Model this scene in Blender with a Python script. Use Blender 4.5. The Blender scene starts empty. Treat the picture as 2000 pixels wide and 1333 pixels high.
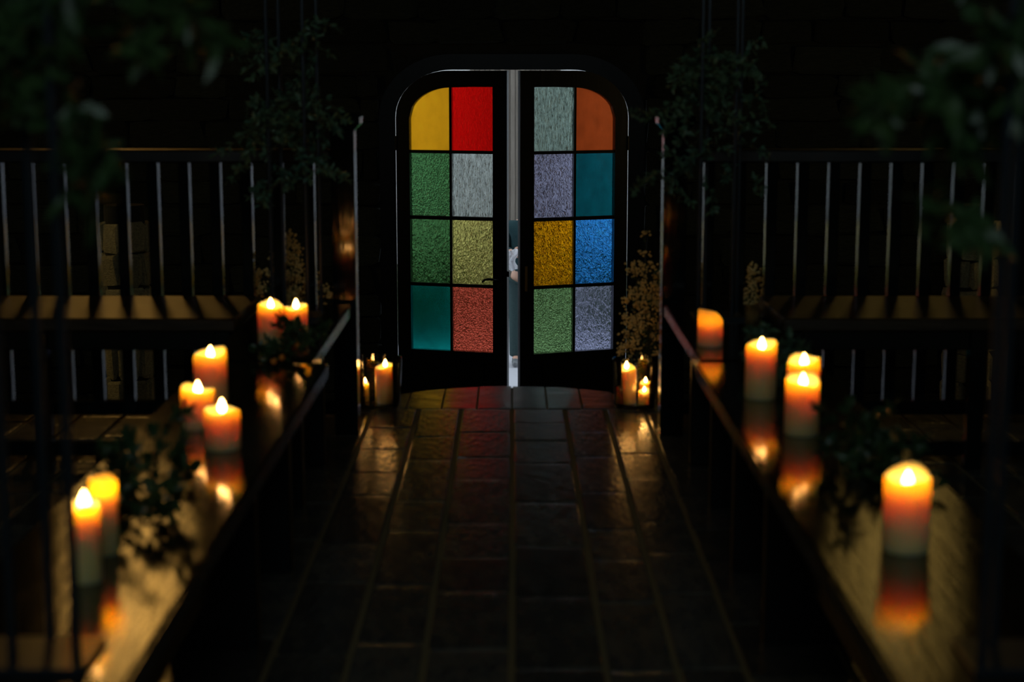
import bpy, bmesh, math, random
from mathutils import Vector, Matrix, Euler
R = math.radians
rng = random.Random(11)
scene = bpy.context.scene
C = scene.collection

# ------------------------------------------------------------------ camera, world, sun, exposure
cam_d = bpy.data.cameras.new('camera')
cam_d.sensor_width = 36.0
cam_d.lens = 57.6
cam_d.clip_start = 0.05
cam_d.dof.use_dof = True
cam_d.dof.focus_distance = 11.9
cam_d.dof.aperture_fstop = 3.1
cam = bpy.data.objects.new('camera', cam_d)
cam.location = (0, 0, 1.25)
cam.rotation_euler = (R(90 - 9.33), 0, 0)
C.objects.link(cam)
scene.camera = cam

world = bpy.data.worlds.new('overcast_sky')
scene.world = world
world.use_nodes = True
bg = world.node_tree.nodes['Background']
bg.inputs['Color'].default_value = (0.76, 0.88, 0.97, 1)
bg.inputs['Strength'].default_value = 1.7

vs = scene.view_settings
scene.display_settings.display_device = 'sRGB'
vs.view_transform = 'Standard'
vs.look = 'None'
vs.gamma = 1.0
vs.use_curve_mapping = False
vs.exposure = 0.0

FLAME = 50.0       # radiance of a candle flame
LANCET = 4.2        # radiance of the sunlit amber lancet glass

# ------------------------------------------------------------------ material helpers
def mat(name, color=(0.5, 0.5, 0.5), rough=0.5, spec=0.5, metal=0.0, noise=None, bump=None, coat=0.0, rand=0.0, rough_var=0.0):
    m = bpy.data.materials.new(name); m.use_nodes = True
    nt = m.node_tree; b = nt.nodes['Principled BSDF']
    b.inputs['Base Color'].default_value = (*color, 1)
    b.inputs['Roughness'].default_value = rough
    b.inputs['Metallic'].default_value = metal
    b.inputs['Specular IOR Level'].default_value = spec
    b.inputs['Coat Weight'].default_value = coat
    tc = nt.nodes.new('ShaderNodeTexCoord')
    col_out = None
    if noise:                                  # (scale, colour2, stretch xyz)
        mp = nt.nodes.new('ShaderNodeMapping'); mp.inputs['Scale'].default_value = noise[2]
        nt.links.new(tc.outputs['Object'], mp.inputs['Vector'])
        n = nt.nodes.new('ShaderNodeTexNoise'); n.inputs['Scale'].default_value = noise[0]
        n.inputs['Detail'].default_value = 6; n.inputs['Roughness'].default_value = 0.65
        nt.links.new(mp.outputs['Vector'], n.inputs['Vector'])
        r = nt.nodes.new('ShaderNodeValToRGB')
        r.color_ramp.elements[0].position = 0.32; r.color_ramp.elements[1].position = 0.7
        r.color_ramp.elements[0].color = (*color, 1); r.color_ramp.elements[1].color = (*noise[1], 1)
        nt.links.new(n.outputs['Fac'], r.inputs['Fac'])
        col_out = r.outputs['Color']
        if rough_var:
            mr = nt.nodes.new('ShaderNodeMapRange')
            mr.inputs['To Min'].default_value = max(0.02, rough - rough_var); mr.inputs['To Max'].default_value = rough + rough_var
            nt.links.new(n.outputs['Fac'], mr.inputs['Value']); nt.links.new(mr.outputs['Result'], b.inputs['Roughness'])
    if rand:
        oi = nt.nodes.new('ShaderNodeObjectInfo')
        mr = nt.nodes.new('ShaderNodeMapRange')
        mr.inputs['To Min'].default_value = 1 - rand; mr.inputs['To Max'].default_value = 1 + rand
        nt.links.new(oi.outputs['Random'], mr.inputs['Value'])
        hs = nt.nodes.new('ShaderNodeHueSaturation')
        if col_out: nt.links.new(col_out, hs.inputs['Color'])
        else: hs.inputs['Color'].default_value = (*color, 1)
        nt.links.new(mr.outputs['Result'], hs.inputs['Value'])
        col_out = hs.outputs['Color']
    if col_out: nt.links.new(col_out, b.inputs['Base Color'])
    if bump:                                   # (scale, strength, stretch)
        mp = nt.nodes.new('ShaderNodeMapping'); mp.inputs['Scale'].default_value = bump[2]
        nt.links.new(tc.outputs['Object'], mp.inputs['Vector'])
        n = nt.nodes.new('ShaderNodeTexNoise'); n.inputs['Scale'].default_value = bump[0]; n.inputs['Detail'].default_value = 5
        nt.links.new(mp.outputs['Vector'], n.inputs['Vector'])
        bp = nt.nodes.new('ShaderNodeBump'); bp.inputs['Strength'].default_value = bump[1]; bp.inputs['Distance'].default_value = 0.02
        nt.links.new(n.outputs['Fac'], bp.inputs['Height']); nt.links.new(bp.outputs['Normal'], b.inputs['Normal'])
    return m

def emit_mat(name, color, strength):
    m = bpy.data.materials.new(name); m.use_nodes = True
    nt = m.node_tree; nt.nodes.clear()
    e = nt.nodes.new('ShaderNodeEmission'); o = nt.nodes.new('ShaderNodeOutputMaterial')
    e.inputs['Color'].default_value = (*color, 1); e.inputs['Strength'].default_value = strength
    nt.links.new(e.outputs[0], o.inputs['Surface'])
    return m

def glass_pane_mat(name, color, kind, rough=0.22, depth=0.5, mottle=0.3):
    """coloured cathedral glass: transmissive, with the relief of the pane as bump"""
    m = bpy.data.materials.new(name); m.use_nodes = True
    nt = m.node_tree; b = nt.nodes['Principled BSDF']
    b.inputs['Base Color'].default_value = (*color, 1)
    b.inputs['Transmission Weight'].default_value = 1.0
    b.inputs['Roughness'].default_value = rough
    b.inputs['IOR'].default_value = 1.35
    tc = nt.nodes.new('ShaderNodeTexCoord')
    mp = nt.nodes.new('ShaderNodeMapping'); nt.links.new(tc.outputs['Object'], mp.inputs['Vector'])
    bp = nt.nodes.new('ShaderNodeBump'); bp.inputs['Distance'].default_value = 0.01; bp.inputs['Strength'].default_value = depth
    if kind == 'reeded':
        mp.inputs['Scale'].default_value = (85, 85, 14)
        t = nt.nodes.new('ShaderNodeTexNoise'); t.inputs['Scale'].default_value = 1.0; t.inputs['Detail'].default_value = 2
        t.inputs['Distortion'].default_value = 0.6
        src = t.outputs['Fac']
    elif kind == 'hammered':
        mp.inputs['Scale'].default_value = (95, 95, 95)
        t = nt.nodes.new('ShaderNodeTexVoronoi'); t.inputs['Scale'].default_value = 1.0
        t.feature = 'SMOOTH_F1'
        src = t.outputs['Distance']
    elif kind == 'wavy':
        mp.inputs['Scale'].default_value = (42, 42, 30)
        t = nt.nodes.new('ShaderNodeTexNoise'); t.inputs['Scale'].default_value = 1.0; t.inputs['Detail'].default_value = 1.5
        t.inputs['Distortion'].default_value = 1.2
        src = t.outputs['Fac']
    else:                                    # smooth, slightly seedy
        mp.inputs['Scale'].default_value = (14, 14, 10)
        t = nt.nodes.new('ShaderNodeTexNoise'); t.inputs['Scale'].default_value = 1.0; t.inputs['Detail'].default_value = 4
        src = t.outputs['Fac']
    nt.links.new(mp.outputs['Vector'], t.inputs['Vector'])
    mr = nt.nodes.new('ShaderNodeMapRange'); mr.inputs['From Min'].default_value = 0.25; mr.inputs['From Max'].default_value = 0.75
    mr.inputs['To Min'].default_value = 1 - mottle; mr.inputs['To Max'].default_value = 1 + mottle
    hs = nt.nodes.new('ShaderNodeHueSaturation'); hs.inputs['Color'].default_value = (*color, 1)
    nt.links.new(src, mr.inputs['Value']); nt.links.new(mr.outputs['Result'], hs.inputs['Value'])
    nt.links.new(hs.outputs['Color'], b.inputs['Base Color'])
    nt.links.new(src, bp.inputs['Height']); nt.links.new(bp.outputs['Normal'], b.inputs['Normal'])
    return m

M = {}
M['black_gloss'] = mat('black gloss paint', (0.005, 0.007, 0.007), 0.09, 0.5, bump=(60, 0.02, (1, 1, 0.2)))
M['door_black'] = mat('black painted door timber', (0.003, 0.0035, 0.0035), 0.35, 0.15, bump=(30, 0.05, (1, 1, 0.1)))
M['rail_paint'] = mat('matt dark blue black paint', (0.010, 0.014, 0.016), 0.6, 0.2)
M['bench_wood'] = mat('dark polished wood', (0.006, 0.005, 0.003), 0.10, 0.5, noise=(9, (0.014, 0.010, 0.005), (6, 0.6, 6)), bump=(25, 0.05, (6, 0.5, 6)), rough_var=0.04)
M['bench_leg'] = mat('black stained timber', (0.006, 0.0065, 0.006), 0.45, 0.3)
M['pew_wood'] = mat('dark varnished pew wood', (0.022, 0.014, 0.006), 0.34, 0.5, noise=(9, (0.060, 0.038, 0.016), (0.6, 6, 6)), bump=(25, 0.15, (0.5, 6, 6)), rough_var=0.08)
M['rail_top'] = mat('worn black rail paint', (0.006, 0.007, 0.007), 0.36, 0.5, noise=(7, (0.012, 0.012, 0.010), (1, 1, 1)), rough_var=0.14)
M['slate'] = mat('dark slate flagstone', (0.045, 0.045, 0.042), 0.20, 0.5, noise=(5, (0.12, 0.105, 0.075), (1, 1, 1)), bump=(9, 0.12, (1, 1, 1)), rand=0.35, rough_var=0.10)
M['joint'] = mat('sandy joint mortar', (0.20, 0.15, 0.07), 0.7, 0.3)
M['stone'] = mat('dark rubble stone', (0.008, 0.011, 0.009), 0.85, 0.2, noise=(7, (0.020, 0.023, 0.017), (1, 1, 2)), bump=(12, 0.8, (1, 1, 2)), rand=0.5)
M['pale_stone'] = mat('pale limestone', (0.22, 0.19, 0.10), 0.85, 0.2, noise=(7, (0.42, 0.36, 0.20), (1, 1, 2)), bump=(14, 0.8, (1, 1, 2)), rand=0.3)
M['wall'] = mat('dark mortar wall', (0.010, 0.011, 0.009), 0.9, 0.2, noise=(4, (0.018, 0.018, 0.014), (1, 1, 1)))
M['plaster'] = mat('dark plaster', (0.05, 0.05, 0.045), 0.9, 0.2, noise=(2, (0.07, 0.068, 0.06), (1, 1, 1)))
M['leaf'] = mat('deep green leaf', (0.018, 0.055, 0.020), 0.42, 0.5, noise=(3, (0.045, 0.085, 0.022), (1, 1, 1)))
M['leaf_blue'] = mat('blue green eucalyptus leaf', (0.035, 0.105, 0.075), 0.5, 0.4, noise=(3, (0.10, 0.16, 0.07), (1, 1, 1)))
M['blossom'] = mat('tiny cream blossom', (0.92, 0.70, 0.28), 0.7, 0.3)
M['blob'] = mat('orange berry', (0.75, 0.24, 0.02), 0.35, 0.5)
M['stem'] = mat('brown green stem', (0.03, 0.035, 0.015), 0.6, 0.3)
M['rod'] = mat('dark blue grey metal rod', (0.012, 0.020, 0.028), 0.35, 0.5, metal=0.3)
M['urn'] = mat('dark glazed pot', (0.012, 0.014, 0.014), 0.4, 0.5)
M['wick'] = mat('burnt wick', (0.01, 0.008, 0.006), 0.9)
M['brass'] = mat('dull brass', (0.25, 0.17, 0.06), 0.35, 0.5, metal=0.9)
M['iron'] = mat('black iron', (0.012, 0.012, 0.012), 0.3, 0.5, metal=0.5)
M['flame'] = emit_mat('candle flame', (1.0, 0.46, 0.12), FLAME)
M['lancet'] = emit_mat('sunlit amber glass', (1.0, 0.52, 0.11), LANCET)
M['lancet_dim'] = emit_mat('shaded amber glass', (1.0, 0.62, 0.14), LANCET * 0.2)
M['side_glass'] = emit_mat('yellow side window glass', (1.0, 0.72, 0.28), 2.6)
M['cool_fill'] = emit_mat('cool fill light panel', (0.66, 0.82, 0.88), 3.2)  # glow of the added fill panel behind the camera

def wax_mat():
    m = mat('ivory wax', (0.93, 0.655, 0.27), 0.45, 0.4)
    b = m.node_tree.nodes['Principled BSDF']
    b.inputs['Subsurface Weight'].default_value = 1.0
    b.inputs['Subsurface Radius'].default_value = (1.0, 0.66, 0.18)
    b.inputs['Subsurface Scale'].default_value = 0.05
    return m
M['wax'] = wax_mat()

def clear_glass():
    m = bpy.data.materials.new('clear vase glass'); m.use_nodes = True
    nt = m.node_tree; nt.nodes.clear()
    o = nt.nodes.new('ShaderNodeOutputMaterial'); mx = nt.nodes.new('ShaderNodeMixShader')
    t = nt.nodes.new('ShaderNodeBsdfTransparent'); t.inputs['Color'].default_value = (0.94, 0.97, 0.96, 1)
    g_ = nt.nodes.new('ShaderNodeBsdfGlossy'); g_.inputs['Roughness'].default_value = 0.03
    f = nt.nodes.new('ShaderNodeFresnel'); f.inputs['IOR'].default_value = 1.5
    nt.links.new(f.outputs[0], mx.inputs[0]); nt.links.new(t.outputs[0], mx.inputs[1]); nt.links.new(g_.outputs[0], mx.inputs[2])
    nt.links.new(mx.outputs[0], o.inputs['Surface'])
    return m
M['clear'] = clear_glass()

# ------------------------------------------------------------------ object helpers
def finish(name, bm, m, parent=None, smooth=False, loc=None):
    me = bpy.data.meshes.new(name)
    bmesh.ops.recalc_face_normals(bm, faces=bm.faces)
    bm.to_mesh(me); bm.free()
    if smooth:
        for p in me.polygons: p.use_smooth = True
        me.set_sharp_from_angle(angle=R(42))
    me.materials.append(m)
    return link(name, me, parent, loc)

def link(name, me, parent=None, loc=None, rot=None, scale=None):
    o = bpy.data.objects.new(name, me); C.objects.link(o)
    if parent: o.parent = parent
    if loc is not None: o.location = loc
    if rot is not None: o.rotation_euler = rot
    if scale is not None: o.scale = scale
    return o

def thing(name, label, cat, loc=(0, 0, 0), rz=0, group=None):
    o = link(name, None, None, loc, (0, 0, rz))
    o.empty_display_size = 0.05
    return tag(o, label, cat, group)

def tag(o, label, cat, group=None, kind=None):
    if label: o['label'] = label
    if cat: o['category'] = cat
    if group: o['group'] = group
    if kind: o['kind'] = kind
    return o

def box(bm, x0, x1, y0, y1, z0, z1, bev=0.0, seg=1):
    r = bmesh.ops.create_cube(bm, size=1.0)
    vsx = r['verts']
    for v in vsx:
        v.co = Vector(((x0 + x1) / 2 + v.co.x * (x1 - x0), (y0 + y1) / 2 + v.co.y * (y1 - y0), (z0 + z1) / 2 + v.co.z * (z1 - z0)))
    if bev:
        es = list({e for v in vsx for e in v.link_edges})
        bmesh.ops.bevel(bm, geom=es, offset=bev, segments=seg, affect='EDGES')

def box_obj(name, dims, m, parent=None, bev=0.0, seg=1):
    bm = bmesh.new(); box(bm, *dims, bev=bev, seg=seg)
    return finish(name, bm, m, parent)

def lathe(bm, prof, n=24, cx=0, cy=0, wob=None):
    """prof: (r, z) from bottom axis to top axis; wob(angle, i) -> (dr, dz)"""
    rings = []
    for i, (r, z) in enumerate(prof):
        if r < 1e-6:
            rings.append([bm.verts.new((cx, cy, z))])
        else:
            ring = []
            for k in range(n):
                a = 2 * math.pi * k / n
                dr, dz = wob(a, i) if wob else (0, 0)
                ring.append(bm.verts.new((cx + (r + dr) * math.cos(a), cy + (r + dr) * math.sin(a), z + dz)))
            rings.append(ring)
    for a, b in zip(rings, rings[1:]):
        if len(a) == 1 and len(b) == 1: continue
        for k in range(n):
            k2 = (k + 1) % n
            if len(a) == 1: bm.faces.new((a[0], b[k2], b[k]))
            elif len(b) == 1: bm.faces.new((a[k], a[k2], b[0]))
            else: bm.faces.new((a[k], a[k2], b[k2], b[k]))

def tube(bm, pts, rad, n=6):
    """tube along points; rad number or list"""
    pts = [Vector(p) for p in pts]
    rads = rad if isinstance(rad, (list, tuple)) else [rad] * len(pts)
    rings = []
    for i, p in enumerate(pts):
        d = (pts[min(i + 1, len(pts) - 1)] - pts[max(i - 1, 0)]).normalized()
        u = d.cross(Vector((0.13, 0.31, 0.94)))
        if u.length < 1e-3: u = d.cross(Vector((1, 0, 0)))
        u.normalize(); w = d.cross(u)
        rings.append([bm.verts.new(p + (u * math.cos(2 * math.pi * k / n) + w * math.sin(2 * math.pi * k / n)) * rads[i]) for k in range(n)])
    for a, b in zip(rings, rings[1:]):
        for k in range(n):
            bm.faces.new((a[k], a[(k + 1) % n], b[(k + 1) % n], b[k]))
    bm.faces.new(rings[0][::-1]); bm.faces.new(rings[-1])

def leaf(bm, p, d, up, L, W, fold=0.25):
    """one folded leaf from p along d"""
    d = d.normalized(); s = d.cross(up)
    if s.length < 1e-3: s = d.cross(Vector((1, 0, 0)))
    s.normalize(); nrm = s.cross(d)
    tip = p + d * L - nrm * L * 0.12
    mid = p + d * L * 0.5
    a = bm.verts.new(p); t = bm.verts.new(tip)
    m1 = bm.verts.new(mid - nrm * W * fold)
    l1 = bm.verts.new(p + d * L * 0.35 + s * W * 0.5); l2 = bm.verts.new(p + d * L * 0.72 + s * W * 0.36)
    r1 = bm.verts.new(p + d * L * 0.35 - s * W * 0.5); r2 = bm.verts.new(p + d * L * 0.72 - s * W * 0.36)
    bm.faces.new((a, m1, l1)); bm.faces.new((l1, m1, l2)); bm.faces.new((l2, m1, t))
    bm.faces.new((a, r1, m1)); bm.faces.new((r1, r2, m1)); bm.faces.new((r2, t, m1))

def rdir(r, up=0.0):
    v = Vector((r.gauss(0, 1), r.gauss(0, 1), r.gauss(0, 1) + up))
    return v.normalized() if v.length > 1e-4 else Vector((0, 0, 1))

def raw(name, bm, m, parent=None, smooth=False):
    """open leaf meshes: no normal recalculation needed"""
    me = bpy.data.meshes.new(name); bm.to_mesh(me); bm.free()
    if smooth:
        for p in me.polygons: p.use_smooth = True
    me.materials.append(m)
    return link(name, me, parent)

# ------------------------------------------------------------------ the setting
FY = 11.8            # inner face of the door wall
LOW = -1.25          # floor by the door, below the raised nave floor
ARC_C, ARC_R = 5.81, 0.67
EDGE = 6.19
def edge_y(x):
    d = ARC_R ** 2 - x * x
    return max(EDGE, ARC_C + math.sqrt(d)) if d > 0 else EDGE
xa = math.sqrt(ARC_R ** 2 - (EDGE - ARC_C) ** 2)
xs_arc = [-xa + 2 * xa * k / 24 for k in range(25)]

def prism(name, poly, z0, z1, m, parent=None):
    bm = bmesh.new()
    top = [bm.verts.new((x, y, z1)) for x, y in poly]; bot = [bm.verts.new((x, y, z0)) for x, y in poly]
    bm.faces.new(top); bm.faces.new(bot[::-1])
    n = len(poly)
    for k in range(n): bm.faces.new((top[k], bot[k], bot[(k + 1) % n], top[(k + 1) % n]))
    return finish(name, bm, m, parent)

poly = [(-4.3, -2.5), (4.3, -2.5), (4.3, EDGE)] + [(x, edge_y(x)) for x in reversed(xs_arc)] + [(-4.3, EDGE)]
floor = prism('floor', poly, LOW - 0.1, -0.005, M['joint'])
tag(floor, 'raised floor of dark worn flagstones running up to the curved step', 'floor', kind='structure')

# flagstones: unit meshes shared by all pieces, scaled to their bay
def stone_mesh(name, seed, m, jit=0.06, bev=0.06):
    r = random.Random(seed)
    bm = bmesh.new(); box(bm, -.5, .5, -.5, .5, -.5, .5)
    bmesh.ops.bevel(bm, geom=list(bm.edges), offset=bev, segments=1, affect='EDGES')
    for v in bm.verts: v.co += Vector((r.uniform(-1, 1), r.uniform(-1, 1), r.uniform(-1, 1))) * jit * 0.5
    bmesh.ops.recalc_face_normals(bm, faces=bm.faces)
    me = bpy.data.meshes.new(name); bm.to_mesh(me); bm.free(); me.materials.append(m)
    return me
flag_meshes = [stone_mesh('flagstone', 40 + k, M['slate'], 0.02, 0.03) for k in range(6)]
colw = [0.145, 0.2, 0.16, 0.22, 0.15, 0.19, 0.17]
x = -2.12; ci = 0
while x < 2.1:
    w = colw[(ci * 3) % 7]
    y = 3.05 - rng.uniform(0, 0.3)
    ymax = 6.03 if (x > -0.60 and x + w < 0.60) else EDGE
    while y < ymax - 0.03:
        L = rng.uniform(0.28, 0.52)
        if ymax - (y + L) < 0.16: L = ymax - y
        link('flagstone', rng.choice(flag_meshes), floor, (x + w / 2, y + L / 2, -0.0125 + rng.uniform(-.0015, .0015)),
             (rng.gauss(0, .0035), rng.gauss(0, .0035), 0), (w - 0.016, L - 0.014, 0.028))
        y += L
    x += w; ci += 1
# the curved threshold row, each stone cut to the arc
edges = [-0.53 + k * 0.1325 for k in range(9)]
for a, b in zip(edges, edges[1:]):
    a2, b2 = a + 0.004, b - 0.004
    pts = [(a2, 6.038), (b2, 6.038)] + [(a2 + (b2 - a2) * t, edge_y(a2 + (b2 - a2) * t) - 0.004) for t in (1, .66, .33, 0)]
    prism('threshold_stone', pts, -0.03, 0.0015 + rng.uniform(-.001, .001), M['slate'], floor)

lower = box_obj('floor_lower', (-4.3, 4.3, EDGE, FY + 0.5, LOW - 0.1, LOW), M['slate'])
tag(lower, 'dark stone floor at the foot of the glazed doors', 'floor', kind='structure')
steps = thing('floor_steps', 'half round dark stone steps going down towards the doors', 'steps'); steps['kind'] = 'structure'
for k in range(1, 6):
    rr = ARC_R + 0.30 * k
    pts = []
    for i in range(33):
        a = math.pi * i / 32
        px, py = rr * math.cos(a), ARC_C + rr * math.sin(a)
        if py > EDGE + 0.002: pts.append((px, py))
    xe = math.sqrt(rr ** 2 - (EDGE + .002 - ARC_C) ** 2)
    pts = [(xe, EDGE + .002)] + pts + [(-xe, EDGE + .002)]
    # hollow out what the raised floor fills
    inner = [(x_, edge_y(x_) + .002) for x_ in xs_arc]
    prism('step', pts + inner, LOW, -0.208 * k, M['slate'], steps)

# door wall with an opening: columns of wall following the arch
ZC, AB, AA = 0.93, 0.33, 0.40       # arch springing, rise, run of the leaf outline
def arch_top(xx, half, off):
    """height of the arched outline at |x|; half = half width of the opening"""
    s = half - abs(xx)
    a, b = AA + off, AB + off
    if s >= a: return ZC + b
    t = max(0.0, 1 - ((a - s) / a) ** 2)
    return ZC + b * math.sqrt(t)
HALF = 0.8305
def col_solid(bm, x0, x1, z0a, z0b, z1a, z1b, y0, y1):
    v = [bm.verts.new(c) for c in ((x0, y0, z0a), (x1, y0, z0b), (x1, y0, z1b), (x0, y0, z1a), (x0, y1, z0a), (x1, y1, z0b), (x1, y1, z1b), (x0, y1, z1a))]
    for f in ((0, 1, 2, 3), (7, 6, 5, 4), (0, 4, 5, 1), (1, 5, 6, 2), (2, 6, 7, 3), (3, 7, 4, 0)): bm.faces.new([v[k] for k in f])
OUT = HALF + 0.115                   # outside of the door frame
def arch_xs(half):
    base = [half * math.cos(math.pi * k / 48) for k in range(0, 25)]
    fine = sorted(set([round(b, 5) for b in base] + [round(-b, 5) for b in base]))
    return fine
bm = bmesh.new()
WT = 0.40
WX = 4.5; WTOP = 5.2
LW, LX, LZ0, LZ1 = 0.30, 2.87, 2.72, 4.85    # lancets
for s in (-1, 1):
    xo, xi = sorted((s * WX, s * (LX + LW)));  col_solid(bm, xo, xi, LOW - .5, LOW - .5, WTOP, WTOP, FY, FY + WT)
    xo, xi = sorted((s * OUT, s * (LX - LW))); col_solid(bm, xo, xi, LOW - .5, LOW - .5, WTOP, WTOP, FY, FY + WT)
    xo, xi = s * LX - LW, s * LX + LW
    col_solid(bm, xo, xi, LOW - .5, LOW - .5, LZ0, LZ0, FY, FY + WT)
    n = 12
    for k in range(n):
        a0, a1 = -LW + 2 * LW * k / n, -LW + 2 * LW * (k + 1) / n
        h = lambda t: LZ1 - 0.75 * (abs(t) / LW) ** 1.6
        col_solid(bm, s * LX + a0, s * LX + a1, h(a0), h(a1), WTOP, WTOP, FY, FY + WT)
ax = arch_xs(OUT)
for a, b in zip(ax, ax[1:]):
    col_solid(bm, a, b, arch_top(a, OUT, .115), arch_top(b, OUT, .115), WTOP, WTOP, FY, FY + WT)
col_solid(bm, -OUT, OUT, LOW - .5, LOW - .5, LOW, LOW, FY, FY + WT)
wall_far = finish('wall_far', bm, M['wall'])
tag(wall_far, 'dark rubble stone wall around the arched double door', 'wall', kind='structure')

stone_meshes = [stone_mesh('stone', 70 + k, M['stone'], 0.13, 0.10) for k in range(8)]
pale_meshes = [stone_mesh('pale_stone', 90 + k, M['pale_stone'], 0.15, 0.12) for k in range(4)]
z = LOW + 0.01; row = 0; count = 0
while z < 1.98:
    h = rng.uniform(0.16, 0.23)
    x = -4.05 - rng.uniform(0, .3)
    while x < 4.1:
        w = rng.uniform(0.30, 0.62)
        cx = x + w / 2
        lo, hi = x, x + w
        pale_here = False
        # keep clear of the door frame
        blocked = False
        if hi > -OUT - .01 and lo < OUT + .01:
            top_needed = max(arch_top(max(-OUT, min(OUT, q)), OUT, .115) for q in (lo, cx, hi) if abs(q) <= OUT) if any(abs(q) <= OUT for q in (lo, cx, hi)) else ZC
            if z < top_needed:
                if lo < -OUT: hi = -OUT - .005
                elif hi > OUT: lo = OUT + .005
                else: blocked = True
                if hi - lo < .07 : blocked = True
        if not blocked and count < 298:
            me = rng.choice(pale_meshes if pale_here else stone_meshes)
            link('stone', me, wall_far, ((lo + hi) / 2, FY - rng.uniform(-.01, .015), z + h / 2), (0, rng.gauss(0, .015), 0), (hi - lo - .014, 0.09, h - .014))
            count += 1
        x += w
    z += h; row += 1

# lancet windows high in the door wall
for i, s in enumerate((-1, 1)):
    wn = thing('window_%d' % (i + 1), 'tall amber glass lancet window high in the door wall', 'window', (s * LX, FY + 0.18, LZ0)); wn['kind'] = 'structure'
    n = 12
    for r_ in range(6):
        for c_ in range(2):
            x0 = -LW + .012 if c_ == 0 else .008; x1 = -.008 if c_ == 0 else LW - .012
            z0 = r_ * 0.35 + .01; z1 = z0 + .33
            hh = lambda t: (LZ1 - LZ0) - 0.75 * (abs(t) / LW) ** 1.6 - .012
            bm = bmesh.new()
            for k in range(6):
                a0, a1 = x0 + (x1 - x0) * k / 6, x0 + (x1 - x0) * (k + 1) / 6
                t0, t1 = min(z1, hh(a0)), min(z1, hh(a1))
                if t0 <= z0 + .01 or t1 <= z0 + .01: continue
                col_solid(bm, a0, a1, z0, z0, t0, t1, 0, .006)
            if len(bm.faces): finish('pane', bm, M['lancet'] if s < 0 else M['lancet_dim'], wn)
            else: bm.free()
    bm = bmesh.new()
    box(bm, -.008, .008, -.01, .016, 0, 2.1)
    for r_ in range(1, 6): box(bm, -LW + .002, LW - .002, -.01, .016, r_ * .35 - .008, r_ * .35 + .008)
    finish('glazing_bar', bm, M['iron'], wn)

for nm, d, lb in (('wall_left', (-4.5, -4.3, -2.7, FY + WT, LOW - .5, WTOP), 'plain dark plastered side wall beyond the left pew'),
                  ('wall_right', (4.3, 4.5, -2.7, FY + WT, LOW - .5, WTOP), 'plain dark plastered side wall beyond the right pew'),
                  ('wall_near', (-4.5, 4.5, -2.7, -2.5, LOW - .5, WTOP), 'plain dark wall opposite the doors'),
                  ('ceiling', (-4.5, 4.5, -2.7, FY + WT, WTOP, WTOP + .15), 'dark flat ceiling over the nave')):
    tag(box_obj(nm, d, M['plaster']), lb, 'ceiling' if nm == 'ceiling' else 'wall', kind='structure')

def flat_window(name, label, loc, rz, w, h, nx, nz, m):
    wn = thing(name, label, 'window', loc, rz); wn['kind'] = 'structure'
    bm = bmesh.new()
    for a, b, c, d in ((-w / 2 - .06, w / 2 + .06, -.06, 0), (-w / 2 - .06, w / 2 + .06, h, h + .06), (-w / 2 - .06, -w / 2, 0, h), (w / 2, w / 2 + .06, 0, h)):
        box(bm, a, b, .002, .06, c, d)
    for k in range(1, nx): box(bm, -w / 2 + w * k / nx - .01, -w / 2 + w * k / nx + .01, .002, .04, 0, h)
    for k in range(1, nz): box(bm, -w / 2, w / 2, .002, .04, h * k / nz - .01, h * k / nz + .01)
    finish('window_frame', bm, M['iron'], wn)
    for i in range(nx):
        for k in range(nz):
            bm = bmesh.new(); box(bm, -w / 2 + w * i / nx + .011, -w / 2 + w * (i + 1) / nx - .011, .012, .02, h * k / nz + .011, h * (k + 1) / nz - .011)
            finish('pane', bm, m, wn)
flat_window('window_3', 'yellow glass window in the side wall left of the doors', (-4.3, 9.45, .3), -R(90), .7, 1.6, 2, 4, M['side_glass'])
flat_window('window_4', 'yellow glass window in the side wall right of the doors', (4.3, 9.45, .3), R(90), .7, 1.6, 2, 4, M['side_glass'])
flat_window('window_5', 'window-shaped cool fill light added on the wall opposite the doors', (0, -2.5, 2.4), 0, 2.2, 2.2, 4, 4, M['cool_fill'])  # added glowing panes, a cool fill for leaves and candle sides

# rubble stone pillars on the lower floor
def pillar(x, y, r, label, seed):
    r_ = random.Random(seed)
    root = thing('stone_pillar', label, 'pillar', (x, y, LOW)); root['kind'] = 'structure'
    bm = bmesh.new(); lathe(bm, [(0, 0), (r * .86, 0), (r * .86, 1.74), (0, 1.74)], 20)
    finish('core', bm, M['wall'], root, True)
    z_ = 0.0; row = 0
    while z_ < 1.62:
        h_ = r_.uniform(.13, .24); n = r_.choice((5, 6, 6)); off = r_.uniform(0, 6.28)
        for k in range(n):
            a = off + 2 * math.pi * k / n
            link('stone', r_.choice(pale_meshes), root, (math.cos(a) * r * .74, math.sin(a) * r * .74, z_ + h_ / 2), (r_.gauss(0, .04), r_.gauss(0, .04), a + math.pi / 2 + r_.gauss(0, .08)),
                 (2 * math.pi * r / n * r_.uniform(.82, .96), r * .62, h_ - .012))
        z_ += h_
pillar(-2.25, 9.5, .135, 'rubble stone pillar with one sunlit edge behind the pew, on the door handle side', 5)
pillar(2.68, 9.5, .135, 'rubble stone pillar with one sunlit edge behind the pew, on the blue pane side', 6)

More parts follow.
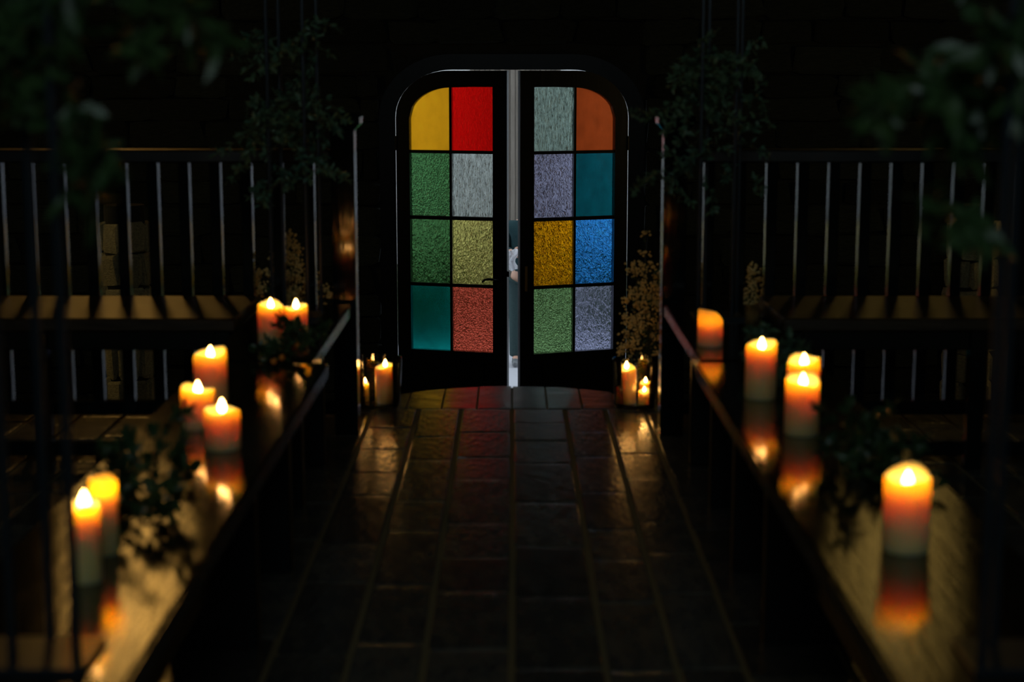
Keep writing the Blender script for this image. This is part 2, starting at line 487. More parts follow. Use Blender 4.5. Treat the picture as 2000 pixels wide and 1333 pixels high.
# door frame
bm = bmesh.new()
ax = arch_xs(OUT)
f0, f1 = FY - 0.05, FY - 0.01
for s in (-1, 1):
    n = 1
    col_solid(bm, *sorted((s * OUT, s * HALF)), LOW, LOW, ZC, ZC, f0, f1)
def ring_pts(half, off, n=14):
    pts = []
    a, b = AA + off, AB + off
    for k in range(n + 1):
        t = math.pi / 2 * k / n
        pts.append((-half + a - a * math.cos(t), ZC + b * math.sin(t)))
    return pts + [(-x_, z_) for x_, z_ in reversed(pts)]
po, pi = ring_pts(OUT, .115), ring_pts(HALF, 0.006)
for k in range(len(po) - 1):
    v = []
    for yy in (f0, f1):
        v += [bm.verts.new((po[k][0], yy, po[k][1])), bm.verts.new((po[k + 1][0], yy, po[k + 1][1])), bm.verts.new((pi[k + 1][0], yy, pi[k + 1][1])), bm.verts.new((pi[k][0], yy, pi[k][1]))]
    for f in ((0, 1, 2, 3), (7, 6, 5, 4), (0, 4, 5, 1), (2, 6, 7, 3)): bm.faces.new([v[q] for q in f])
tr = finish('trim_1', bm, M['door_black'])
tag(tr, 'black arched frame around the stained glass double door', 'door frame', kind='structure')

# ------------------------------------------------------------------ the two leaves
PW = 0.825                 # leaf width
SH, SF, BARV = 0.100, 0.105, 0.018
C1 = (SH, SH + 0.297); C2 = (SH + 0.297 + BARV, PW - SF)
ROWS = [(0.703, None), (0.236, 0.681), (-0.246, 0.210), (-0.735, -0.270)]   # z0, z1
GA, GB = 0.315, 0.213     # arc of the glass
def glass_top(s):
    s2 = s - SH
    if s2 >= GA: return ZC + GB + 0.004
    return ZC + GB * math.sqrt(max(0, 1 - ((GA - s2) / GA) ** 2))
def leaf_top(s):
    if s >= AA: return ZC + AB
    return ZC + AB * math.sqrt(max(0, 1 - ((AA - s) / AA) ** 2))
TH = 0.045
def srgb(r, g, b, k=1.0):
    f = lambda c: (c / 255 / 12.92) if c / 255 <= 0.04045 else ((c / 255 + 0.055) / 1.055) ** 2.4
    v = [f(c) * k for c in (r, g, b)]; q = max(1.0, max(v) / 0.97)
    return tuple(c / q for c in v)

def strip(bm, ss, lo, hi, y0, y1, sgn):
    for a, b in zip(ss, ss[1:]):
        if sgn > 0: col_solid(bm, a, b, lo(a), lo(b), hi(a), hi(b), y0, y1)
        else: col_solid(bm, -b, -a, lo(b), lo(a), hi(b), hi(a), y0, y1)

def lin(a, b, n): return [a + (b - a) * k / n for k in range(n + 1)]

def make_leaf(name, hinge_x, ang, sgn, cols, label):
    """sgn +1: leaf runs to +x from its hinge (left-hand leaf); cols: 8 (colour, kind) by row"""
    ph = -sgn * ang
    root = thing(name, label, 'door', (hinge_x - TH * math.sin(ph), FY - TH + TH * math.cos(ph), 0), ph); root['kind'] = 'structure'
    y0, y1 = -TH, 0.0
    def part(nm, ss, lo, hi, a=y0, b=y1, m=M['door_black']):
        bm = bmesh.new(); strip(bm, ss, lo, hi, a, b, sgn)
        bmesh.ops.remove_doubles(bm, verts=bm.verts, dist=1e-5)
        return finish(nm, bm, m, root)
    k = lambda c: (lambda s: c)
    part('hinge_stile', [0.0, .004, .012, .025, .045, .065, SH], k(LOW + .012), lambda s: leaf_top(s))
    part('meeting_stile', lin(PW - SF, PW, 1), k(LOW + .012), k(ZC + AB))
    part('top_rail', lin(SH, AA, 14) + lin(AA, PW - SF, 2)[1:], glass_top, leaf_top)
    part('bottom_rail', lin(SH, PW - SF, 1), k(LOW + .012), k(ROWS[3][0]))
    part('door_panel', lin(SH + .07, PW - SF - .07, 1), k(LOW + .10), k(ROWS[3][0] - .07), -TH - .012, -TH)
    part('glazing_bar', lin(C1[1], C2[0], 1), k(ROWS[3][0]), glass_top, -TH + .008, -.008)
    for (a, b) in ((ROWS[1][1], ROWS[0][0]), (ROWS[2][1], ROWS[1][0]), (ROWS[3][1], ROWS[2][0])):
        part('glazing_bar', lin(SH, C1[1], 1), k(a), k(b), -TH + .008, -.008)
        part('glazing_bar', lin(C2[0], PW - SF, 1), k(a), k(b), -TH + .008, -.008)
    for r_ in range(4):
        for c_ in range(2):
            color, kind = cols[r_ * 2 + c_]
            cs = C1 if c_ == 0 else C2
            m = glass_pane_mat('%s pane %d' % (name, r_ * 2 + c_), color, kind[0], kind[1], kind[2], kind[3])
            hi = glass_top if ROWS[r_][1] is None else k(ROWS[r_][1])
            bm = bmesh.new()
            strip(bm, lin(cs[0], cs[1], 12 if ROWS[r_][1] is None else 1), k(ROWS[r_][0]), hi, -.026, -.020, sgn)
            bmesh.ops.remove_doubles(bm, verts=bm.verts, dist=1e-5)
            # drop the inner walls between columns so the pane is one solid
            dead = [f for f in bm.faces if abs(f.normal.x) > .95 and cs[0] + 1e-4 < abs(f.calc_center_median().x) < cs[1] - 1e-4]
            if dead: bmesh.ops.delete(bm, geom=dead, context='FACES_ONLY')
            finish('pane', bm, m, root)
    for zz in (0.75, -.9):
        bm = bmesh.new(); lathe(bm, [(0, zz - .05), (.009, zz - .05), (.009, zz + .05), (0, zz + .05)], 10, 0, -TH - .004)
        finish('hinge', bm, M['iron'], root)
    return root
H = ('hammered', .12, .8, .30); Wv = ('wavy', .12, .8, .30); Rd = ('reeded', .10, .9, .45)
K = 1.75
left_cols = [(srgb(200, 138, 18, K), ('smooth', .35, .35, .15)), (srgb(222, 10, 8, K), ('wavy', .35, .35, .12)),
             (srgb(62, 104, 62, K), H), (srgb(140, 146, 142, K), Rd),
             (srgb(60, 100, 58, K), Wv), (srgb(160, 152, 84, K * 1.2), Wv),
             (srgb(10, 118, 112, K * 1.25), ('smooth', .22, .2, .15)), (srgb(186, 74, 54, K * 1.4), H)]
right_cols = [(srgb(135, 52, 18, K), ('smooth', .35, .3, .2)), (srgb(104, 120, 112, K), Rd),
              (srgb(4, 66, 74, K), ('smooth', .25, .3, .2)), (srgb(116, 116, 138, K), ('wavy', .12, .8, .25)),
              (srgb(44, 124, 198, K), Wv), (srgb(222, 146, 12, K), Wv),
              (srgb(126, 128, 150, K * 1.45), ('wavy', .2, .5, .2)), (srgb(92, 122, 76, K * 1.35), H)]
d1 = make_leaf('door_1', -0.8265, R(16.5), 1, left_cols, 'black arched door leaf with lever handle and red, amber, green and teal panes')
d2 = make_leaf('door_2', 0.8265, R(21.2), -1, right_cols, 'black arched door leaf with brown, lavender, blue and orange panes')
# lever handle on the first leaf
bm = bmesh.new(); box(bm, PW - .075, PW - .035, -TH - .008, -TH, -.30, -.08, .004)
hd = finish('handle_plate', bm, M['iron'], d1)
bm = bmesh.new(); tube(bm, [(PW - .055, -TH, -.20), (PW - .055, -TH - .05, -.20), (PW - .075, -TH - .058, -.198), (PW - .12, -TH - .058, -.196), (PW - .150, -TH - .056, -.203), (PW - .166, -TH - .054, -.220)], [.010, .010, .010, .009, .008, .007], 8)
finish('lever', bm, M['iron'], hd, True)
bm = bmesh.new(); box(bm, PW, PW + .012, -.032, -.014, -.185, -.145, .002)
finish('latch', bm, M['iron'], d1)
bm = bmesh.new(); box(bm, -PW + .035, -PW + .055, -TH - .006, -TH, -.28, -.10, .002)
finish('flush_bolt', bm, M['brass'], d2)

# ------------------------------------------------------------------ outside
M['paving'] = mat('pale paving', (0.46, 0.46, 0.50), 0.8, 0.2, noise=(1.5, (0.54, 0.54, 0.58), (1, 1, 1)))
M['board'] = mat('weathered boards', (0.13, 0.11, 0.09), 0.8, 0.2, noise=(6, (0.24, 0.21, 0.18), (3, 3, .3)), rand=0.4)
M['render'] = mat('pale rendered wall', (0.74, 0.74, 0.74), 0.8, 0.2, noise=(2, (0.84, 0.84, 0.84), (1, 1, 1)))
M['skirting'] = mat('white rendered plinth', (0.75, 0.74, 0.78), 0.7, 0.2)
M['lawn'] = mat('outdoor hedge green', (0.04, 0.08, 0.03), 0.8, 0.2, noise=(5, (0.09, 0.13, 0.05), (1, 1, 1)))
GZ = -1.67
g = box_obj('ground', (-9, 9, FY + WT + .02, 30, GZ - .2, GZ), M['paving']); tag(g, 'pale paving of the yard outside the doors', 'paving', kind='structure')
st = box_obj('door_step', (-1.2, 1.2, FY + WT + .02, FY + WT + .42, GZ, GZ + .21), M['paving']); tag(st, 'pale stone step outside the doors', 'step', kind='structure')
ow = box_obj('wall_outside', (-6, 6, 18.4, 18.6, GZ, 2.6), M['render']); tag(ow, 'pale rendered wall with weathered boards across the yard', 'wall', kind='structure')
bme = bmesh.new(); box(bme, -.026, .026, -.015, .015, 0, 4.1, .004)
me_b = bpy.data.meshes.new('board'); bmesh.ops.recalc_face_normals(bme, faces=bme.faces); bme.to_mesh(me_b); bme.free(); me_b.materials.append(M['board'])
for k in range(18): link('board', me_b, ow, (-.44 + k * 0.056, 18.385 - .004 * (k % 3), GZ + .16))
for nm, xh in (('added_hedge', -1.9), ('added_hedge', 2.1)):  # dark masses added to darken the view through the lower panes
    hroot = thing(nm, 'clipped dark greenery added outside to darken the panes, ' + ('on the handle side of the doors' if xh < 0 else 'on the blue pane side of the doors'), 'added_hedge', (xh, 17.7, GZ))
    bm = bmesh.new(); box(bm, -1.35, 1.35, -.22, .22, 0, .82, .06, 2); finish('added_hedge_core', bm, M['lawn'], hroot)
    lb = bmesh.new(); r_ = random.Random(7)
    for q in range(2600):
        f_ = r_.random()
        p = Vector((r_.uniform(-1.36, 1.36), -.23, r_.uniform(0.02, .84))) if f_ < .7 else Vector((r_.uniform(-1.36, 1.36), r_.uniform(-.22, .22), .82))
        leaf(lb, p, (rdir(r_) + Vector((0, -.8, .3))).normalized(), rdir(r_, 1), r_.uniform(.03, .07), r_.uniform(.02, .04))
    raw('foliage', lb, M['lawn'], hroot)['kind'] = 'stuff'
pl = box_obj('plinth', (-6, 6, 18.34, 18.4, GZ, GZ + .15), M['skirting'], ow)

# ------------------------------------------------------------------ pews facing the camera
def make_pew(s, label):
    root = thing('pew', label, 'pew', (0, 5.62, 0), 0, None)
    X = lambda a: s * a - (.010 if s < 0 else .010)
    def bx(nm, xa_, xb_, y0, y1, z0, z1, m=M['black_gloss'], bev=.003, par=root):
        x0, x1 = sorted((X(xa_), X(xb_)))
        bm = bmesh.new(); box(bm, x0, x1, y0, y1, z0, z1, bev)
        return finish(nm, bm, m, par)
    post = bx('end_post', .525, .605, -.045, .045, 0, 1.055)
    bm = bmesh.new()
    prof = [(0.0, 1.055), (0.022, 1.078), (0.022, 1.10), (0.008, 1.115)]
    x0, x1 = sorted((X(.525), X(.605)))
    prev = None
    for o_, z_ in prof:
        vv = [bm.verts.new(c) for c in ((x0 - o_, -.045 - o_, z_), (x1 + o_, -.045 - o_, z_), (x1 + o_, .045 + o_, z_), (x0 - o_, .045 + o_, z_))]
        if prev:
            for k in range(4): bm.faces.new((prev[k], prev[(k + 1) % 4], vv[(k + 1) % 4], vv[k]))
        else: bm.faces.new(vv[::-1])
        prev = vv
    bm.faces.new(prev)
    finish('post_cap', bm, M['black_gloss'], post)
    bx('top_rail', .605, 2.75, -.038, .038, .945, .99, M['rail_top'], .006)
    bx('bottom_rail', .605, 2.75, -.025, .025, .07, .115)
    k = 0
    while .666 + k * .1065 < 2.7:
        a = .666 + k * .1065
        bx('spindle', a, a + .036, -.023, .023, .10, .955, bev=.002); k += 1
    bx('seat', .855, 2.75, -.56, -.03, .448, .49, M['pew_wood'], .006)
    bx('seat_apron', .87, 2.75, -.535, -.515, .385, .448)
    bx('front_stretcher', .87, 2.75, -.54, -.51, .045, .085)
    for a in (.875, 1.45, 2.05, 2.65):
        bx('leg', a, a + .05, -.55, -.50, 0, .448)
        bx('bracket', a + .005, a + .045, -.50, -.03, .40, .448)
    return root
make_pew(-1, 'black spindle-back pew on the side of the door handle, behind the tall twin candles')
make_pew(1, 'black spindle-back pew on the side of the blue pane, behind the slant-topped candle')

# ------------------------------------------------------------------ aisle benches
def make_bench(x_in, x_out, y0, y1, legs, label, top=.47):
    xa_, xb_ = sorted((x_in, x_out))
    root = thing('bench', label, 'bench', ((xa_ + xb_) / 2, (y0 + y1) / 2, 0), 0, None)
    ox, oy = (xa_ + xb_) / 2, (y0 + y1) / 2
    W2, L2 = (xb_ - xa_) / 2, (y1 - y0) / 2
    box_obj('bench_top', (-W2, W2, -L2, L2, top - .045, top), M['bench_wood'], root, .005, 2)
    s = 1 if x_in > 0 else -1
    for ly in legs:
        a, b = sorted((s * (abs(x_in) + .055) - ox, s * (abs(x_in) + .255) - ox))
        box_obj('leg', (a, b, ly - oy - .022, ly - oy + .022, 0, top - .045), M['bench_leg'], root, .004)
    c = s * (abs(x_in) + .155) - ox
    box_obj('stretcher', (c - .018, c + .018, min(legs) - oy + .02, max(legs) - oy - .02, .16, .23), M['bench_leg'], root, .003)
    return root
make_bench(-.548, -.848, 4.43, 5.52, (4.62, 5.16), 'short dark bench carrying two lit pillar candles and an ivy sprig')
make_bench(-.500, -.835, 1.9, 4.39, (2.25, 3.45, 4.0), 'long dark polished bench carrying three lit candles grouped together')
make_bench(.518, .835, 4.43, 5.52, (4.62, 5.16), 'short dark bench carrying only the candle with a slanted top')
make_bench(.500, .835, 1.9, 4.39, (2.25, 3.48, 4.0), 'long dark polished bench carrying two candles in line and a single one apart')

# ------------------------------------------------------------------ candles
def flame_mesh(L, W):
    bm = bmesh.new()
    prof = [(0, 0), (.55, .06), (.88, .18), (1.0, .32), (.86, .50), (.58, .70), (.26, .88), (0, 1.0)]
    lathe(bm, [(r_ * W / 2, z_ * L) for r_, z_ in prof], 12)
    bmesh.ops.recalc_face_normals(bm, faces=bm.faces)
    me = bpy.data.meshes.new('flame'); bm.to_mesh(me); bm.free()
    for p in me.polygons: p.use_smooth = True
    me.materials.append(M['flame']); return me
FL = flame_mesh(.031, .0175)
FS = flame_mesh(.022, .0125)
def make_candle(loc, r, h, label, group=None, lit=True, seed=0, crater=.028, slant=0.0, flame=FL, foff=(0, 0), name='pillar_candle', dents=1.0, dip=.005):
    rr = random.Random(seed)
    root = thing(name, label, 'candle', loc, 0, group)
    ph = [rr.uniform(0, 6.28) for _ in range(4)]
    wall = r * 0.20
    prof = [(0, 0), (r * .97, 0), (r, .004), (r, h * .3), (r * .995, h * .6), (r, h - .02), (r * .99, h - .006), (r - wall * .45, h), (r - wall * .9, h - .004),
            (r - wall * 1.2, h - crater * .5), (r - wall * 1.6, h - crater * .92), (r * .3, h - crater), (0, h - crater)]
    def wob(a, i):
        if i < 4: return (0, 0)
        k = {4: .15, 5: .6, 6: 1, 7: 1, 8: 1, 9: .5}.get(i, 0.0)
        w = (math.sin(a + ph[0]) * .004 + math.sin(2 * a + ph[1]) * .003 + math.sin(3 * a + ph[2]) * .002) * k * dents
        w += slant * math.cos(a - .15) * k + dip * math.sin(a) * k
        return (math.sin(3 * a + ph[3]) * .0006 * k, w)
    bm = bmesh.new(); lathe(bm, prof, 32, 0, 0, wob)
    finish('wax_body', bm, M['wax'], root, True)
    zc = h - crater
    bm = bmesh.new(); tube(bm, [(foff[0], foff[1], zc - .002), (foff[0] + .001, foff[1], zc + .004), (foff[0] + .002, foff[1] - .001, zc + .007)], .0013, 6)
    wk = finish('wick', bm, M['wick'], root, True)
    if lit: link('flame', flame, root, (foff[0] + .001, foff[1], zc + .004))
    return root
BT = .47
make_candle((.650, 2.62, BT), .0385, .128, 'stout lit pillar candle standing alone on the long bench by a rod stand', seed=1)
make_candle((.632, 3.50, BT), .0375, .122, 'lit pillar candle in front of its twin on the long bench', seed=2, crater=.022)
make_candle((.662, 3.66, BT), .0365, .138, 'lit pillar candle half hidden behind the one before it on the long bench', seed=3, crater=.022)
make_candle((.602, 3.90, BT), .0380, .134, 'straight lit pillar candle with bare pale sides next to two candles in line', seed=4, crater=.020)
make_candle((.572, 4.67, BT), .0370, .094, 'short candle with slanted chipped rim hiding its flame, on the short bench', seed=5, slant=-.012, crater=.034, flame=FS, dip=-.004)
make_candle((-.682, 4.58, BT), .0370, .134, 'tall lit candle with pale violet side, above the ivy on the short bench', seed=6, crater=.018)
make_candle((-.640, 4.80, BT), .0350, .096, 'lit candle with a wide melted pool, behind the ivy on the short bench', seed=7, crater=.012)
make_candle((-.722, 3.86, BT), .0400, .120, 'tallest candle of the three lit together on the long bench', seed=8, crater=.020)
make_candle((-.696, 3.56, BT), .0380, .090, 'candle with sloping rim, between the two other lit ones on the long bench', seed=9, crater=.018, slant=-.006)
make_candle((-.608, 3.36, BT), .0385, .084, 'lit candle with a bright melted pool, nearest the aisle of its group of three', seed=10, crater=.012)
make_candle((-.660, 2.45, BT), .0240, .124, 'thin lit candle beside the leafy garland, with another thin one behind it', seed=11, crater=.014)
make_candle((-.668, 2.60, BT), .0230, .128, 'thin candle with sunken flame right behind the other thin one', seed=12, crater=.030, flame=FS, dip=-.003)

# ------------------------------------------------------------------ vases on the floor by the step
def make_vase(loc, r, h, label):
    root = thing('glass_vase', label, 'vase', loc)
    bm = bmesh.new()
    t = .004
    lathe(bm, [(0, 0), (r * .86, 0), (r * .9, .006), (r, h), (r - t, h + .001), (r * .9 - t, .016), (0, .014)], 40)
    finish('glass', bm, M['clear'], root, True)
make_vase((-.505, 6.08, 0.002), .090, .186, 'clear glass vase with one tall candle in it, by the foot of the pew post')
make_vase((.468, 6.08, 0.002), .090, .180, 'clear glass vase with one tall and two small candles in it')
make_candle((-.478, 6.07, .018), .0385, .140, 'lit candle standing alone inside a clear glass vase', seed=13, crater=.009)
make_candle((-.558, 6.10, .018), .0160, .070, 'small tapered candle beside the tall one in its vase', seed=17, crater=.006, flame=FS, name='votive_candle')
make_candle((.430, 6.06, .018), .0380, .135, 'tall lit candle inside the vase that also holds two small ones', seed=14, crater=.009)
make_candle((.496, 6.040, .018), .0220, .050, 'low lit candle in the front of the shared glass vase', seed=15, crater=.008, flame=FS, name='votive_candle')
make_candle((.506, 6.112, .018), .0230, .072, 'low lit candle in the back of the shared glass vase', seed=16, crater=.008, flame=FS, name='votive_candle')

make_candle((-.915, 6.03, 0), .0220, .085, 'small unseen candle added to light the blossom bush by the handle-side pew', seed=18, crater=.004, name='votive_candle')  # this and the next are hidden candles, added for gold light on the blossoms
make_candle((.950, 6.03, 0), .0220, .085, 'small unseen candle added to light the low spreading blossom bush', seed=19, crater=.004, name='votive_candle')

# ------------------------------------------------------------------ greenery
def spray(root, paths, n_per, Ls, Ws, m_leaf, seed, stem_r=.0022, spread=1.0, up=0.2, along=0.6, name='foliage', zmin=None):
    r_ = random.Random(seed)
    sb, lb = bmesh.new(), bmesh.new()
    for pts in paths:
        pts = [Vector(p) for p in pts]
        tube(sb, pts, stem_r, 5)
        for _ in range(n_per):
            t = r_.uniform(0.08, 1.0) * (len(pts) - 1); i = min(int(t), len(pts) - 2); f = t - i
            p = pts[i].lerp(pts[i + 1], f); d = (pts[i + 1] - pts[i]).normalized()
            dv = (rdir(r_, up) * spread + d * along).normalized()
            leaf(lb, p + rdir(r_) * .004, dv, rdir(r_, 1.0), r_.uniform(*Ls), r_.uniform(*Ws), r_.uniform(.1, .35))
    if zmin is not None:
        for v in list(lb.verts) + list(sb.verts): v.co.z = max(v.co.z, zmin)
    raw('stem', sb, M['stem'], root)['kind'] = 'stuff'
    o = raw(name, lb, m_leaf, root); o['kind'] = 'stuff'
    return o

def wander(r_, p, d, L, n, bend=.35, droop=0.0):
    p = Vector(p); d = Vector(d).normalized(); out = [p.copy()]
    for k in range(n):
        d = (d + rdir(r_) * bend - Vector((0, 0, droop))).normalized()
        p = p + d * (L / n); out.append(p.copy())
    return out

# garlands lying along the benches
def garland(loc, L, W, H_, n, seed, label, leaf_m, Ls=(.018, .040), blobs=()):
    r_ = random.Random(seed)
    root = thing('garland', label, 'garland', loc)
    paths = []
    for k in range(n):
        y0 = r_.uniform(-L / 2, L / 2); x0 = r_.uniform(-W * .3, W * .3)
        pts = wander(r_, (x0, y0, .012), (r_.uniform(-.7, .7), r_.uniform(-1, 1), r_.uniform(.1, .9)), r_.uniform(.08, .17), 5, .3, .06)
        paths.append([Vector((max(-W / 2, min(W / 2, p.x)), p.y, max(.008, min(H_, p.z)))) for p in pts])
    spray(root, paths, 22, Ls, (Ls[0] * .5, Ls[1] * .55), leaf_m, seed + 1, zmin=.003)
    for b in blobs:
        bm = bmesh.new(); bmesh.ops.create_uvsphere(bm, u_segments=12, v_segments=8, radius=.009)  # small plain orange ball set among the ivy leaves
        finish('blob', bm, M['blob'], root, True, b)
    return root
garland((-.620, 4.55, BT), .42, .15, .10, 16, 31, 'ivy sprig with orange berries at the foot of two tall candles', M['leaf'], blobs=((.03, -.10, .035), (.0, -.20, .02), (-.015, -.25, .018)))
garland((-.680, 2.90, BT), .42, .18, .13, 24, 32, 'thick dark leafy garland between the thin candle and the group of three', M['leaf'])
garland((.675, 4.25, BT), .50, .14, .09, 16, 33, 'dark ivy sprig between the slant-topped candle and its lit neighbour', M['leaf_blue'])
garland((.70, 3.12, BT), .45, .18, .10, 20, 34, 'dark leafy garland between the lone candle and the two in line', M['leaf'])

# tall rod stands with foliage, on the far ends of the short benches
def flower_stand(loc, rods, fol_x, fol_z, n, seed, label, Ls=(.016, .036), lm='leaf_blue'):
    root = thing('flower_stand', label, 'flower stand', loc)
    r_ = random.Random(seed)
    for (x_, y_) in rods:
        bm = bmesh.new(); tube(bm, [(x_, y_, 0), (x_, y_, 1.32)], .0065, 8)
        finish('rod', bm, M['rod'], root, True)
    xs_ = [q[0] for q in rods]; ys_ = [q[1] for q in rods]
    for zz in (.004, 1.30):
        bm = bmesh.new(); box(bm, min(xs_) - .01, max(xs_) + .01, min(ys_) - .01, max(ys_) + .01, zz - .004, zz + .006, .002)
        finish('plate', bm, M['rod'], root)
    paths = []
    for k in range(n):
        z0 = fol_z[0] + (fol_z[1] - fol_z[0]) * (r_.random() ** .8)
        wz = 1.0 - .6 * (z0 - fol_z[0]) / (fol_z[1] - fol_z[0])
        p = (r_.uniform(*fol_x) * wz + (1 - wz) * sum(xs_) / len(xs_), r_.uniform(-.07, .07), z0)
        paths.append(wander(r_, p, (r_.uniform(-1, 1), r_.uniform(-.8, .5), r_.uniform(-.8, .3)), r_.uniform(.08, .16), 5, .3, .12))
    spray(root, paths, 26, Ls, (Ls[0] * .5, Ls[1] * .5), M[lm], seed + 1, .0016)
    return root
flower_stand((-.685, 5.22, BT), [(-.075, -.07), (.035, -.05), (.065, .06), (-.055, .06)], (-.17, .14), (.38, .95), 60, 51, 'thin metal rod stand with trailing foliage, above the tall violet-sided candle')
flower_stand((.655, 5.22, BT), [(-.065, -.07), (.045, -.05), (-.03, .06), (.075, .06)], (-.26, .18), (.42, .85), 64, 52, 'thin metal rod stand hung with trailing foliage above the slant-topped candle')

# blossom bushes behind the pews, standing on the floor
def blossom_bush(loc, w, h, n, seed, label):
    root = thing('blossom_bush', label, 'plant', loc)
    r_ = random.Random(seed)
    bm = bmesh.new(); lathe(bm, [(0, 0), (.052, 0), (.068, .10), (.074, .11), (.068, .112), (.060, .095), (0, .093)], 20)
    finish('pot', bm, M['urn'], root, True)
    paths = []; tips = []
    for k in range(n):
        tx = r_.uniform(-w, w); tz = h * r_.uniform(.62, 1.0) * (1 - .35 * abs(tx / w))
        p0 = Vector((r_.uniform(-.03, .03), r_.uniform(-.03, .03), .09)); p1 = Vector((tx, r_.uniform(-.05, .05), tz))
        mid = p0.lerp(p1, .5) + Vector((-tx * .25, 0, .05))
        paths.append([p0, p0.lerp(mid, .5), mid, mid.lerp(p1, .5), p1]); tips.append(p1)
        for q in range(3): tips.append(mid.lerp(p1, r_.uniform(.2, 1)) + rdir(r_) * .03)
    spray(root, paths, 12, (.016, .032), (.007, .013), M['leaf'], seed + 1, .0015)
    bb = bmesh.new()
    for t in tips:
        for q in range(11):
            c = t + rdir(r_) * r_.uniform(.004, .028)
            q_ = r_.uniform(.004, .0072)
            o6 = [bb.verts.new(c + Vector(d_) * q_) for d_ in ((1, 0, 0), (0, 1, 0), (-1, 0, 0), (0, -1, 0), (0, 0, 1), (0, 0, -1))]
            for k_ in range(4):
                bb.faces.new((o6[k_], o6[(k_ + 1) % 4], o6[4])); bb.faces.new((o6[(k_ + 1) % 4], o6[k_], o6[5]))
    o = raw('blossoms', bb, M['blossom'], root, True); o['kind'] = 'stuff'
    return root
blossom_bush((-.800, 5.88, 0), .17, .70, 44, 61, 'bush of tiny golden blossoms in a pot behind the pew with the handle-side post')
blossom_bush((.535, 6.47, -.208), .10, .84, 30, 62, 'bush of tiny golden blossoms rising over the vase with small candles')
blossom_bush((.835, 5.86, 0), .15, .60, 30, 63, 'low bush of golden blossoms spreading behind the pew by the slant-topped candle')

flower_stand((-.655, 2.10, BT), [(.085, -.05), (-.005, -.03), (-.085, .05), (.02, .06)], (.00, .30), (.66, 1.0), 17, 53, 'metal rod stand with trailing foliage beside the pair of thin candles', (.03, .062), 'leaf')
flower_stand((.690, 2.10, BT), [(-.075, -.05), (-.033, .04), (.012, -.03), (.10, .05)], (-.26, .06), (.62, 1.05), 26, 54, 'metal rod stand with trailing foliage beside the lone stout candle', (.03, .062), 'leaf')

# ------------------------------------------------------------------ the person outside
M['suit'] = mat('dark teal suit cloth', (0.012, 0.038, 0.044), 0.8, 0.2, noise=(60, (0.018, 0.05, 0.056), (1, 1, 1)))
M['trouser'] = mat('grey teal trouser cloth', (0.030, 0.055, 0.058), 0.8, 0.2, noise=(60, (0.04, 0.07, 0.07), (1, 1, 1)))
M['skin'] = mat('skin', (0.62, 0.36, 0.26), 0.5, 0.4)
M['shirt'] = mat('white cloth', (0.85, 0.85, 0.88), 0.7, 0.2)
M['shoe'] = mat('grey leather shoe', (0.16, 0.17, 0.18), 0.35, 0.5)
M['hair'] = mat('dark hair', (0.02, 0.015, 0.01), 0.6, 0.3)
def skinned(name, chains, m, parent, root_i=0, sub=1):
    """chains: lists of (x,y,z,r); points that coincide are welded"""
    verts, edges_, rad, key = [], [], [], {}
    for ch in chains:
        prev = None
        for (x_, y_, z_, r_) in ch:
            kk = (round(x_, 4), round(y_, 4), round(z_, 4))
            if kk not in key:
                key[kk] = len(verts); verts.append((x_, y_, z_)); rad.append(r_)
            i = key[kk]
            if prev is not None: edges_.append((prev, i))
            prev = i
    me = bpy.data.meshes.new(name + '_cage'); me.from_pydata(verts, edges_, [])
    o = bpy.data.objects.new(name + '_cage', me); C.objects.link(o)
    md = o.modifiers.new('skin', 'SKIN'); md.use_smooth_shade = True
    sv = me.skin_vertices[0].data
    for i, r_ in enumerate(rad):
        sv[i].radius = r_ if isinstance(r_, tuple) else (r_, r_); sv[i].use_root = (i == root_i)
    ss = o.modifiers.new('sub', 'SUBSURF'); ss.levels = sub + 1; ss.render_levels = sub + 1
    dg = bpy.context.evaluated_depsgraph_get(); dg.update()
    new = bpy.data.meshes.new_from_object(o.evaluated_get(dg))
    bpy.data.objects.remove(o); bpy.data.meshes.remove(me)
    new.name = name; new.materials.clear(); new.materials.append(m)
    for p in new.polygons: p.use_smooth = True
    return link(name, new, parent)
per = thing('person', 'person in a dark suit standing outside between the doors holding a white cloth', 'person', (.150, 16.3, GZ))
pel = (0, 0, .95, .115)
rs, re_, rw = (-.175, .0, 1.40, .058), (-.222, -.01, 1.14, .047), (-.150, -.21, 1.165, .033)
ls, le_, lw = (.175, .0, 1.40, .058), (.222, -.01, 1.14, .047), (-.055, -.23, 1.135, .033)
body = skinned('body', [
    [pel, (0, 0, 1.08, .105), (0, .0, 1.25, .125), (0, .0, 1.38, .115), (0, .01, 1.47, .055), (0, .0, 1.535, .05), (0, -.01, 1.60, .078), (0, -.005, 1.68, .088), (0, .0, 1.745, .055)],
    [(0, .0, 1.38, .115), rs, re_, rw], [(0, .0, 1.38, .115), ls, le_, lw],
    [pel, (-.095, 0, .88, .095), (-.10, -.005, .50, .062), (-.105, .01, .09, .042), (-.115, -.13, .045, .035)],
    [pel, (.095, 0, .88, .095), (.10, -.005, .50, .062), (.105, .01, .09, .042), (.115, -.13, .045, .035)]], M['skin'], per)
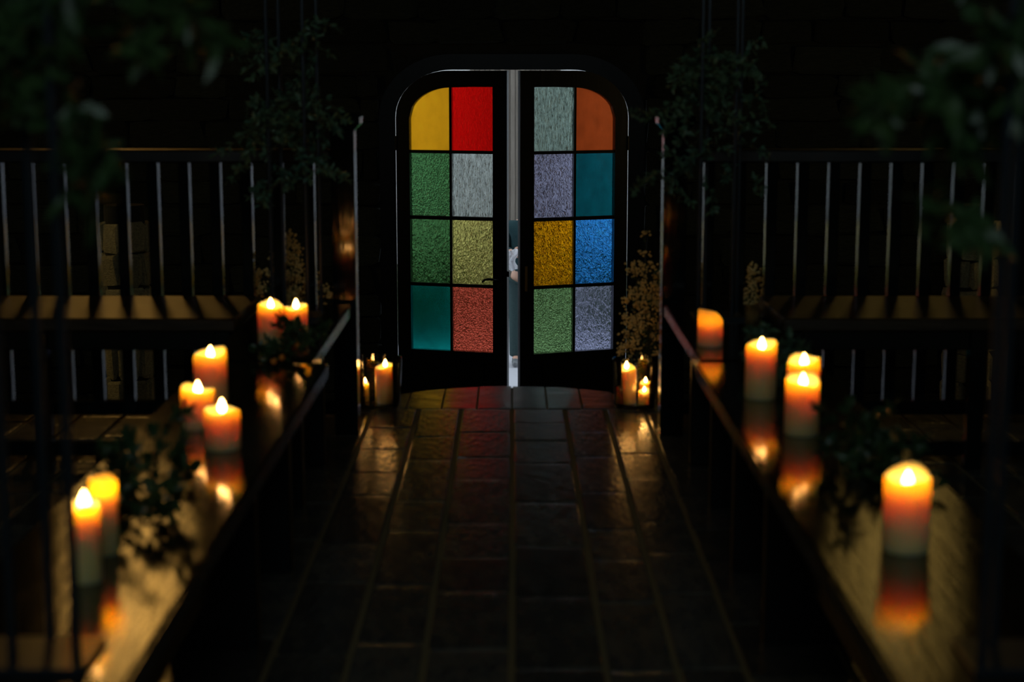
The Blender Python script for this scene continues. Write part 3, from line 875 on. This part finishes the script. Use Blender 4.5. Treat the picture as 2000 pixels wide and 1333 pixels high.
def hand(w, d, seed):
    w = Vector(w[:3]); d = Vector(d).normalized(); sd = d.cross(Vector((0, 0, 1))).normalized(); up_ = sd.cross(d)
    ch = []; pr = w + d * .045
    for k, (off, L_) in enumerate(((-.030, .062), (-.010, .075), (.010, .070), (.029, .055))):
        b_ = w + d * .085 + up_ * off
        ch.append([(*w, .026), (*pr, .030), (*(b_), .0095), (*(b_ + d * L_ * .5 + sd * .012), .0085), (*(b_ + d * L_ * .75 + sd * .035), .007)])
    th = w + d * .03 + up_ * .03
    ch.append([(*pr, .030), (*(th + up_ * .015), .0105), (*(th + up_ * .03 + d * .035), .0085)])
    return ch
h1 = skinned('hand', hand(rw, (.9, -.35, -.12), 1), M['skin'], body)
h2 = skinned('hand', hand(lw, (-.95, -.25, .1), 2), M['skin'], body)
jk = skinned('jacket', [
    [(0, 0, .86, (.185, .135)), (0, 0, 1.05, (.165, .125)), (0, 0, 1.25, (.18, .14)), (0, .0, 1.38, (.155, .125)), (0, .015, 1.455, .075)],
    [(0, .0, 1.38, (.155, .125)), (-.185, 0, 1.395, .082), (-.232, -.01, 1.14, .066), (-.158, -.19, 1.162, .05)],
    [(0, .0, 1.38, (.155, .125)), (.185, 0, 1.395, .082), (.232, -.01, 1.14, .066), (-.02, -.215, 1.138, .05)]], M['suit'], per)
tr_ = skinned('trousers', [
    [(0, 0, .95, .15), (-.100, 0, .84, .112), (-.105, -.005, .50, .084), (-.108, .005, .12, .074), (-.108, .0, .075, .076)],
    [(0, 0, .95, .15), (.100, 0, .84, .112), (.105, -.005, .50, .084), (.108, .005, .12, .074), (.108, .0, .075, .076)]], M['trouser'], per)
for s in (-1, 1):
    skinned('shoe', [[(s * .108, .055, .048, .044), (s * .110, -.05, .05, .048), (s * .118, -.15, .040, .038), (s * .121, -.20, .034, .030)]], M['shoe'], per)
skinned('hair', [[(0, .02, 1.66, .093), (0, .015, 1.72, .09), (0, 0, 1.765, .06)]], M['hair'], body)
for s in (-1, 1):
    bm = bmesh.new(); bmesh.ops.create_uvsphere(bm, u_segments=10, v_segments=8, radius=.011, matrix=Matrix.Translation((s * .032, -.082, 1.655)))
    finish('eye', bm, M['wick'], body, True)
skinned('nose', [[(0, -.085, 1.655, .010), (0, -.105, 1.62, .014)]], M['skin'], body)
bm = bmesh.new(); tube(bm, [(-.025, -.088, 1.585), (0, -.094, 1.583), (.025, -.088, 1.585)], .006, 6); finish('mouth', bm, M['blob'], body, True)
# white cloth held in the hands
bm = bmesh.new()
nx, nz = 8, 10
gv = [[bm.verts.new((-.25 + .15 * i / nx + .02 * math.sin(j * .8), -.265 + .022 * math.sin(i * 1.7 + j * .5), 1.20 - .20 * j / nz + .012 * math.sin(i * 1.1))) for i in range(nx + 1)] for j in range(nz + 1)]
for j in range(nz):
    for i in range(nx): bm.faces.new((gv[j][i], gv[j][i + 1], gv[j + 1][i + 1], gv[j + 1][i]))
bmesh.ops.solidify(bm, geom=list(bm.faces), thickness=.006)
hk = finish('handkerchief', bm, M['shirt'], None, True, (.150, 16.262, GZ))
tag(hk, 'white folded cloth held in the hands of the person outside', 'cloth')
